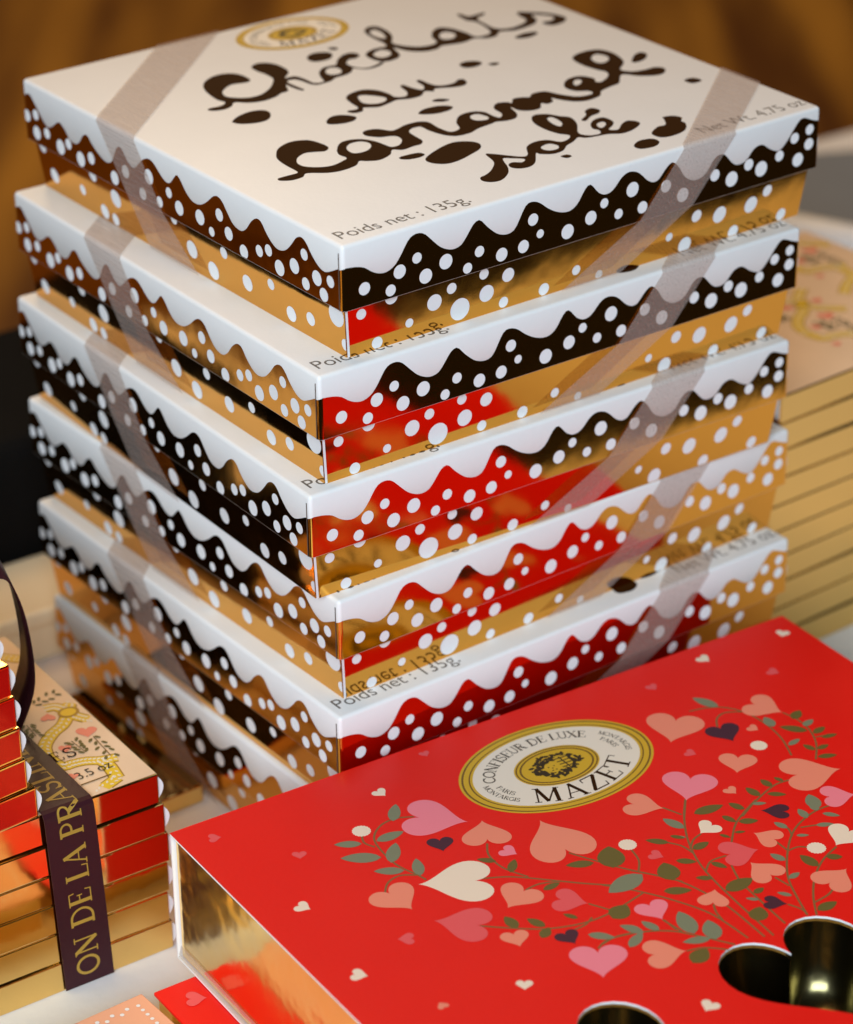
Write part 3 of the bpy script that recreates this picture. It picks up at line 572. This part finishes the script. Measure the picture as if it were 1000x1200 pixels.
STEMS = [v('V1', L) for L in ([(262, 490), (200, 460), (150, 410), (140, 380), (160, 350), (200, 332), (250, 327)], [(262, 490), (210, 492), (178, 512), (170, 540)], [(105, 378), (112, 400), (142, 412)], [(262, 490), (285, 503)],
         [(440, 500), (520, 495), (620, 503), (720, 513), (800, 518)], [(455, 402), (460, 435), (500, 470), (570, 495)], [(683, 428), (740, 445), (830, 470), (900, 485), (1000, 508)], [(562, 532), (600, 515), (660, 507)], [(435, 632), (520, 638), (620, 640), (720, 625), (800, 595), (890, 540)],
         [(738, 570), (800, 588)], [(700, 642), (730, 628), (748, 608)], [(765, 695), (790, 672), (850, 655), (920, 646), (1000, 648)], [(945, 615), (1000, 648)], [(858, 420), (878, 448), (878, 478)])] + \
    [v('V3', L) for L in ([(20, 325), (150, 347), (300, 385), (450, 440), (590, 532)], [(130, 268), (300, 303), (420, 355), (520, 415), (655, 527)], [(345, -10), (340, 60), (355, 150), (400, 240), (470, 320), (560, 405), (690, 522)], [(255, 22), (330, 50)], [(270, 158), (330, 172), (375, 200)], [(405, 125), (375, 150), (365, 185)], [(505, 210), (445, 232), (425, 270)],
         [(620, -8), (575, 40), (540, 90), (525, 160)], [(525, 248), (560, 310), (640, 388), (735, 475)], [(822, 442), (780, 370), (745, 290), (745, 190), (770, 110), (830, 50), (890, 20), (950, 5)], [(695, 152), (745, 190)], [(695, 295), (752, 328)], [(745, 400), (800, 420), (822, 442)], [(745, 192), (785, 176), (825, 178)], [(700, 85), (745, 103), (762, 135)], [(795, 100), (860, 90)],
         [(858, 442), (845, 370), (850, 300), (880, 230), (935, 175)], [(852, 392), (900, 365), (922, 342)], [(20, 557), (80, 525), (180, 508), (290, 505), (400, 525), (540, 558)], [(262, 462), (310, 500)], [(350, 583), (420, 570), (515, 578)], [(455, 400), (465, 430), (490, 462)])] + \
    [v('V2', L) for L in ([(345, 728), (342, 770), (340, 800)], [(360, 380), (430, 366), (500, 365), (580, 385), (660, 430), (720, 485), (760, 552)], [(470, 440), (468, 408), (500, 385), (570, 381)], [(725, 385), (780, 410), (830, 452), (856, 505), (855, 567)], [(750, 648), (690, 670), (620, 730), (568, 790)], [(855, 480), (900, 472)])]
f = Flat(); z = HT + .00006
for k, L in enumerate(STEMS):
    P = spline([rxy(p) for p in L], 6, False); f.band(P, .00055, z + 4e-7 * k, 'stem')
z += .00003
for k, (a, b, ink, wd) in enumerate(LEAVES):
    a, b = rxy(a), rxy(b); d = b - a; n = np.array([-d[1], d[0]]); pts = []
    wd *= .5
    for u in np.linspace(0, 1, 9): pts.append(a + d * u + n * wd * math.sin(math.pi * u ** .85) ** .75)
    for u in np.linspace(1, 0, 9)[1:-1]: pts.append(a + d * u - n * wd * math.sin(math.pi * u ** .85) ** .75)
    f.poly(pts, z + 3e-7 * k, ink)
z += .00004
for k, (a, b, ink, wd) in enumerate(HEARTS): f.poly(heart(rxy(a), rxy(a) + (rxy(b) - rxy(a)) * .86, wd), z + 3e-7 * k, ink)
for view, c, r_ in (('V1', (104, 368), .0046), ('V1', (847, 406), .0044), ('V2', (632, 514), .0043), ('V3', (857, 181), .0046)):
    c = rxy(v(view, [c])[0]); t = np.linspace(0, 2 * math.pi, 72, endpoint=False); rr = r_ * .52 * (1 + .045 * np.cos(18 * t))
    f.poly(np.stack([c[0] + rr * np.cos(t), c[1] + rr * np.sin(t)], 1), z, 'cream')
f.build('heart_and_leaf_print', sleeve)
f = Flat(); seal(f, (-RL / 2 + .09944, RD / 2 - .02828), .0280, .0194, HT + .00006); f.build('round_seal', sleeve)

# gold drawer with heart shaped wells
g = BT + .0006; dt = HT - BT - .0008
bm = bmesh.new()
x0, x1, y0, y1 = -RL / 2 + .0010, RL / 2 - .0010, -RD / 2 + g, RD / 2 - g
V, Fc = filled([[(x0, y0), (x1, y0), (x1, y1), (x0, y1)]] + holes)
vv = [bm.verts.new((q[0], q[1], dt)) for q in V]
for q in Fc: bm.faces.new([vv[i] for i in q])
n = 12
def wall(p, q):
    for i in range(n):
        a = np.array(p) + (np.array(q) - np.array(p)) * i / n; b = np.array(p) + (np.array(q) - np.array(p)) * (i + 1) / n
        bm.faces.new([bm.verts.new((*a, BT + .0003)), bm.verts.new((*b, BT + .0003)), bm.verts.new((*b, dt)), bm.verts.new((*a, dt))])
for p, q in (((x0, y1), (x0, y0)), ((x0, y0), (x1, y0)), ((x1, y0), (x1, y1)), ((x1, y1), (x0, y1))): wall(p, q)
drawer = bm_obj('drawer', bm, 'gold_inner', red)
for hl in holes:
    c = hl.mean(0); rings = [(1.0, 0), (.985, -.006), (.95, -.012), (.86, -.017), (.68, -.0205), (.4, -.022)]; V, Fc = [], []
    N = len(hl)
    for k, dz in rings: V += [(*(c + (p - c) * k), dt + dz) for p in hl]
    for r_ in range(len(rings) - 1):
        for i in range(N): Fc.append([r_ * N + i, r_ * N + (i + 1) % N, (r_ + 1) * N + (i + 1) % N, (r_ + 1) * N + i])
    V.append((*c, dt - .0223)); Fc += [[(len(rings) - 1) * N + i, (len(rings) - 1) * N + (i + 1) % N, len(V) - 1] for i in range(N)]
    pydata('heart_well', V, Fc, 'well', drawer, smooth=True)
# folded cellophane lip along the drawer's lower edge
pydata('cellophane_lip', [(-RL / 2 - .0002, y0, BT + .0004), (-RL / 2 - .0002, y1, BT + .0004), (x0 - .0003, y1, .0042), (x0 - .0003, y0, .0042)], [[0, 1, 2, 3]], 'sheer', red)

# flat boxes under and beside it
def flat_box(name, label, corner, yaw, lx, ly, h, col, z=0.0):
    ex_, ey_ = np.array([math.cos(yaw), math.sin(yaw)]), np.array([-math.sin(yaw), math.cos(yaw)])
    c = np.array(corner)[:2] + ex_ * lx / 2 - ey_ * ly / 2
    t = thing(name, label, 'box', (c[0], c[1], z), yaw)
    bm_obj('tray', box_bm(-lx / 2 + .0008, lx / 2 - .0008, -ly / 2 + .0008, ly / 2 - .0008, 0, h - .0012, .0004), 'carton', t)
    lid = bm_obj('lid', box_bm(-lx / 2, lx / 2, -ly / 2, ly / 2, h - .0011, h, .0003), col, t)
    return t, lid
low = onz(180, 1164, .0115)
t, lid = flat_box('flat_gift_box', 'flat red box with gold sides lying under the large red heart box', low, R(33.5), .16, .15, .0117, 'red')
f = Flat(); hp = onz(232, 1171, .0117); dv = np.array([hp[0] - t.location.x, hp[1] - t.location.y]); cq, sq = math.cos(-R(33.5)), math.sin(-R(33.5))
hp = np.array([dv[0] * cq - dv[1] * sq, dv[0] * sq + dv[1] * cq]); f.poly(heart(hp + [.0022, -.001], hp - [.0015, -.0008]), .0119, 'rose'); f.build('heart_print', lid)
pc = onz(166, 1165, .0115)
lx, ly = .10, .042
yaw = R(37); ex_, ey_ = np.array([math.cos(yaw), math.sin(yaw)]), np.array([-math.sin(yaw), math.cos(yaw)])
t, lid = flat_box('flat_peach_box', 'flat peach box with white dotted border beside the flat red box', pc[:2] - ex_ * lx, yaw, lx, ly, .0117, 'peach')
f = Flat()
for k in range(16): f.ellipse((lx / 2 - .0035, ly / 2 - .004 - k * .0022), .00055, .00055, .0119, 'print_white', 10)
for k in range(36): f.ellipse((lx / 2 - .0065 - k * .0022, ly / 2 - .0035 - (.0012 if k % 2 else 0)), .0006, .0006, .0119, 'print_white', 10)
f.build('dot_print', lid)

# ================================================================== PRALINE CARTONS
CW, CD, CH = .098, .086, .0092
def carton_top(f, z):
    """yellow rope lattice, hearts and sprigs traced on the pile beside the stack"""
    cx, cy = PA[0], PA[1]
    def loc(p):
        q = onz(p[0], p[1], 6 * CH); dx, dy = q[0] - cx, q[1] - cy; c, s = math.cos(AY), math.sin(AY)
        return np.array([dx * c + dy * s + CW / 2, -dx * s + dy * c - CD / 2 + 0.0])
    return loc
AY = R(34.0); PA = (-.0700, -.1258)
pr = np.random.default_rng(5)
f_print = Flat()
def build_carton_print(f):
    x0, x1, y0, y1 = -CW / 2 + .0004, CW / 2 - .0004, -CD / 2 + .0004, CD / 2 - .0004
    z = CH + .00003
    f.poly([(x0, y0), (x1, y0), (x1, y1), (x0, y1)], z, 'paper')
    loc = carton_top(f, z)
    def inside(p, m=.0): return x0 + m < p[0] < x1 - m and y0 + m < p[1] < y1 - m
    def clipband(P, wd, zz, m):
        run = []
        for p in list(P) + [(9, 9)]:
            if inside(p, wd / 2): run.append(p)
            else:
                if len(run) > 2: f.band(run, wd, zz, m)
                run = []
    ROPES = [[(620, 120), (560, 180), (505, 250), (495, 320), (450, 420), (360, 500), (300, 600), (320, 690)], [(495, 320), (560, 350), (650, 372), (760, 385), (900, 400)], [(495, 320), (430, 285), (370, 275), (300, 290)],
             [(320, 690), (440, 765), (540, 742), (640, 722), (760, 715), (900, 690)], [(640, 1110), (720, 1010), (790, 940), (900, 860)], [(760, 715), (830, 760), (900, 860)]]
    ropes = [spline([loc(p) for p in v('T', L)], 10, False) for L in ROPES]
    k = 0
    for sh in ((0, 0), (-.040, .004), (-.006, .044), (-.046, .046)):
        for P in ropes:
            P = P + np.array(sh)
            clipband(P, .0042, z + .00002 + 1e-6 * k, 'ochre'); clipband(P, .0034, z + .00007 + 1e-6 * k, 'yellow'); k += 1
            T = np.gradient(P, axis=0)
            for u in range(0, len(P), 3):
                t = T[u] / (np.linalg.norm(T[u]) + 1e-9); n = np.array([-t[1], t[0]])
                for sd in (-1, 1):
                    p = P[u] + n * .0008 * sd
                    if inside(p, .0015): f.ellipse(p, .00062, .00034, z + .00013 + 2e-7 * u + 1e-6 * k, 'sealcream', 6, rot=math.atan2(t[1], t[0]) + .6 * sd)
        c = loc(v('T', [(495, 320)])[0]) + np.array(sh)
        if inside(c, .004): f.ellipse(c, .0030, .0026, z + .00019, 'ochre', 24); f.ellipse(c, .0022, .0018, z + .0002, 'yellow', 24)
        for j, (p, q, sc) in enumerate((((660, 530), (640, 460), 1), ((480, 655), (465, 605), .9), ((545, 875), (535, 835), 1), ((690, 320), (660, 270), .8), ((320, 330), (330, 380), 1))):
            a_, b_ = loc(v('T', [p])[0]) + np.array(sh), loc(v('T', [q])[0]) + np.array(sh)
            if inside(a_, .006): f.poly(heart(a_, a_ + (b_ - a_) * .9, sc), z + .0002 + 1e-6 * j, 'salmon')
        for (bx, by, tx, ty) in ((700, 520, 847, 680), (640, 650, 520, 560), (200, 260, 440, 140), (150, 430, 230, 520)):
            A, B = loc(v('T', [(bx, by)])[0]) + np.array(sh), loc(v('T', [(tx, ty)])[0]) + np.array(sh)
            if inside(A, .004) and inside(B, .004): f.band([A, (A + B) / 2, B], .00025, z + .0002, 'sealline')
            d = B - A; n = np.array([-d[1], d[0]]) / np.linalg.norm(d)
            for u in np.linspace(.1, 1, 5):
                for sd in (-1, 1):
                    p = A + d * (u + pr.uniform(-.05, .05)) + n * sd * pr.uniform(.0008, .0016)
                    if inside(p, .002): f.ellipse(p, .0010, .00048, z + .00021, 'olive', 8, rot=math.atan2(d[1], d[0]) + pr.uniform(.4, 1.0) * sd)
    zt = z + .00023
    p1 = loc(v('T', [(375, 745)])[0]); glyph(f, 'E', p1, (1, 0), (0, 1), .0047, zt, 'brown'); glyph(f, 'S', p1 + np.array([.0042, 0]), (1, 0), (0, 1), .0047, zt, 'brown')
    place_text(f, '3.5 oz', loc(v('T', [(590, 880)])[0]), loc(v('T', [(870, 770)])[0]), .0034, zt, 'ink')
    f.band([loc(v('T', [(600, 925)])[0]), loc(v('T', [(847, 835)])[0])], .0005, zt, 'sealline')
build_carton_print(f_print)

def make_carton(printed):
    t = thing('praline_carton', '', 'carton', (0, 0, 0))
    bm = box_bm(-CW / 2, CW / 2, -CD / 2, CD / 2, .0001, CH - .0001, .0004, 2)
    bm_obj('body', bm, 'carton', t)
    for sx in (-1, 1):
        V, Fc = [], []; nn = 9
        for yy in (-CD / 2 + .0006, CD / 2 - .0006):
            for k in range(nn):
                u = k / (nn - 1); V.append((sx * (CW / 2 - .0004 + .0021 * math.sin(math.pi * u)), yy, .0006 + (CH - .0012) * u))
        for k in range(nn - 1): Fc.append([k, k + 1, nn + k + 1, nn + k])
        Fc += [list(range(nn)), list(range(nn, 2 * nn))]
        me_o = pydata('end_flap', V, Fc, 'print_white', t)
        bm = bmesh.new(); bm.from_mesh(me_o.data); bmesh.ops.recalc_face_normals(bm, faces=bm.faces[:]); bm.to_mesh(me_o.data); bm.free()
    if printed: f_print.build('top_print', t)
    return t
def paint_red_reflection(o):  # paints the red box's reflection onto a gold carton front
    pydata('reflection_panel', [(-CW / 2 + .0006, -CD / 2 - .00006, .0008), (CW / 2 - .0006, -CD / 2 - .00006, .0008), (CW / 2 - .0006, -CD / 2 - .00006, CH - .0009), (-CW / 2 + .0006, -CD / 2 - .00006, CH - .0009)], [[0, 1, 2, 3]], 'redreflect', o)
ORD = ['topmost', 'second', 'third', 'fourth', 'fifth', 'sixth', 'seventh', 'eighth', 'ninth', 'tenth']
plain = make_carton(False); printed = make_carton(True); used = {0: False, 1: False}
def carton(corner, yaw, z, label, group, pr_, right=True):
    src = printed if pr_ else plain
    o = src if not used[int(pr_)] else dup(src); used[int(pr_)] = True
    c, s = math.cos(yaw), math.sin(yaw); dx, dy = (CW / 2 if right else -CW / 2), -CD / 2
    o.location = (corner[0] - (dx * c - dy * s), corner[1] - (dx * s + dy * c), z); o.rotation_euler = (0, 0, yaw)
    o['label'] = label; o['group'] = group; return o
rj = random.Random(11)
for k in range(6):
    z = (5 - k) * CH; d = 0 if k == 0 else rj.uniform(-.0008, .0008); a = rj.uniform(-.012, .012) if k else 0
    carton((PA[0] + d * .8 + (.0012 if k else 0), PA[1] + d * .5), AY + a, z, f'gold foil carton {ORD[k]} from the top of the pile under the lettered dark ribbon' if k else 'carton with yellow rope print on top of the pile under the lettered dark ribbon',
           'cartons piled under the lettered ribbon', k == 0)
PB = (-.0990, -.1462)
for k in range(6):
    z = 6 * CH + .0005 + (5 - k) * CH; d = [-.0050, -.0030, -.0024, -.0018, -.0012, .0006][k]
    cb = carton((PB[0] + d, PB[1] + d * .6), AY + R(6.0) + rj.uniform(-.01, .01), z, f'carton with painted red reflection, {ORD[k]} from the top of the upper pile resting beside the ribbon' if k else 'carton on top of the upper pile that rests beside the lettered ribbon',
           'cartons of the upper pile beside the ribbon', k == 0)
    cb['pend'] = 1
PC = (.1040, .0165)
for k in range(10):
    z = (9 - k) * CH; d = rj.uniform(-.0015, .0015)
    carton((PC[0] + d, PC[1] + d * .7), R(38) + rj.uniform(-.015, .015), z, f'gold foil carton {ORD[k]} from the top of the pile behind the dotted stack' if k else 'printed carton on top of the gold pile behind the dotted stack',
           'gold cartons piled behind the stack', k == 0, right=False)

for o in [o for o in COL.objects if 'pend' in o]: del o['pend']; paint_red_reflection(o)
# dark satin ribbon with gold capitals
c_, s_n = math.cos(AY), math.sin(AY)
zt = 6 * CH
rb = thing('printed_ribbon', 'dark aubergine satin ribbon with gold capitals over the carton pile', 'ribbon', (PA[0], PA[1], 0), AY)
xa, xb = -.0338, -.0196
prof = [(-.0016, 0.0003), (-.0016, zt * .5), (-.0016, zt - .002), (-.0014, zt - .0005), (-.0008, zt + .0005), (.0004, zt + .0009), (.003, zt + .0008), (.03, zt + .0008), (.058, zt + .0008), (CD + .0005, zt + .0008)]
V = []; Fc = []
for y, z in prof:
    lean = .0022 * (1 - min(z, zt) / zt)
    V += [(xa + lean + y * .0, y, z), (xb + lean + y * .0, y, z)]
for i in range(len(prof) - 1): Fc.append([2 * i, 2 * i + 1, 2 * i + 3, 2 * i + 2])
band = pydata('band', V, Fc, 'satin', rb)
so = band.modifiers.new('cloth', 'SOLIDIFY'); so.thickness = .00025; so.offset = -1
TXT = 'MAISON DE LA PRASLINE'; G = .0066; adv = [GL[ch][0] * G * 1.02 for ch in TXT]
V, Fc = [], []; path = -.0175
PR = np.array(prof); PL = np.concatenate([[0], np.cumsum(np.hypot(*np.diff(PR, axis=0).T))])
fl2 = Flat()
for ch, a in zip(TXT, adv):
    u0 = path; path += a
    if u0 < .001: continue
    tmp = Flat()
    for kk, (pts, wd) in enumerate(GL[ch][1]):
        Q = np.array(pts, float) * G
        Q = np.concatenate([Q[i] + (Q[i + 1] - Q[i]) * np.linspace(0, 1, 9)[:-1, None] for i in range(len(Q) - 1)] + [Q[-1:]])
        tmp.band(Q, wd * G, 2e-6 * kk, 'goldink')
    P = []
    for q in tmp.V:
        u = u0 + q[0]; xx = (xa + xb) / 2 + G / 2 - q[1]
        yy, zz = np.interp(u, PL, PR[:, 0]), np.interp(u, PL, PR[:, 1]); y2, z2 = np.interp(u + .0004, PL, PR[:, 0]), np.interp(u + .0004, PL, PR[:, 1])
        ty, tz = y2 - yy, z2 - zz; ll = math.hypot(ty, tz) + 1e-12; off = .00008 + q[2]
        P.append((xx + .0022 * (1 - min(zz, zt) / zt), yy - tz / ll * off, zz + ty / ll * off))
    fl2.mesh(P, tmp.F, 'goldink')
fl2.build('gold_lettering', rb)

# loops of the same ribbon behind the upper pile
def ribbon_loop(label, c, yaw, w_, pts):
    t = thing('ribbon_loop', label, 'ribbon', c, yaw); P = spline(pts, 6, False); V, Fc = [], []
    for a, b in P: V += [(a, -w_ / 2, b), (a, w_ / 2, b)]
    for i in range(len(P) - 1): Fc.append([2 * i, 2 * i + 1, 2 * i + 3, 2 * i + 2])
    o = pydata('band', V, Fc, 'satin', t, smooth=True); so = o.modifiers.new('cloth', 'SOLIDIFY'); so.thickness = .0003
    return t
lp = onz(16, 840, 6 * CH + .0015)
ribbon_loop('looped end of dark satin ribbon standing up behind the upper carton pile', (lp[0], lp[1], 6 * CH + .0014), R(20), .016, [(0, 0), (.005, .014), (.004, .034), (.000, .046), (-.005, .044), (-.004, .026), (-.005, .002)])

# low gold carton between the stack and the ribboned pile
gx = onz(262, 957, .006)
gc = tag(bm_obj('gold_carton', box_bm(-.030, 0, 0, .066, 0, .006, .0006), 'carton'), 'low gold foil carton lying flat between the dotted stack and the ribboned pile', 'carton')
gc.location = (-.0650, -.0560, 0); gc.rotation_euler = (0, 0, R(36.7))

# cream box behind the cartons, black case, things at the back right
def lidded(name, label, cat, corner, yaw, lx, ly, h, lidh, col, lidcol, over=.0015):
    t = thing(name, label, cat, (corner[0], corner[1], 0), yaw)
    bm_obj('base', box_bm(-lx + over, -over, over, ly - over, 0, h - lidh + .002, .001), col, t)
    bm_obj('lid', box_bm(-lx, 0, 0, ly, h - lidh, h, .0015, 3), lidcol, t); return t
q = onz(75, 790, .02)
lidded('cream_box', 'cream cardboard box with overhanging lid standing behind the ribboned pile', 'box', (-.0475, .0715), R(34), .116, .034, .0185, .006, 'cream_card', 'cream_card')
bc = tag(bm_obj('black_case', box_bm(-.19, .03, -.028, .055, 0, .058, .006, 3), 'black'), 'soft black case lying behind the cream box at the table edge', 'case')
bc.location = (-.0845, .1250, 0); bc.rotation_euler = (0, 0, TY)
bp = tag(bm_obj('dark_reflection_block', box_bm(-.088, 0, 0, .085, 0, .022, .007, 3), 'black'), 'unseen black pouch lying left of the cream box', 'block')  # unseen dark block, added so the left foil walls mirror black
bp.location = (-.1261, -.0455, 0); bp.rotation_euler = (0, 0, TY)
g1 = tag(bm_obj('grey_tray', box_bm(0, .17, 0, .085, 0, .006, .002, 3), 'grey'), 'grey plastic tray lying behind the gold carton pile', 'tray')
g1.location = (.125, .350, 0); g1.rotation_euler = (0, 0, R(10))
t = thing('paper_roll', 'white paper roll lying in front of the grey tray', 'paper roll', (.172, .338, .0075), R(-30))
bm = bmesh.new(); bmesh.ops.create_cone(bm, cap_ends=True, segments=24, radius1=.0075, radius2=.0075, depth=.10, matrix=Matrix.Rotation(R(90), 4, 'Y')); bm_obj('paper', bm, 'print_white', t, True)
bm = bmesh.new(); bmesh.ops.create_cone(bm, cap_ends=True, segments=20, radius1=.0035, radius2=.0035, depth=.101, matrix=Matrix.Rotation(R(90), 4, 'Y')); bm_obj('core', bm, 'grey', t, True)
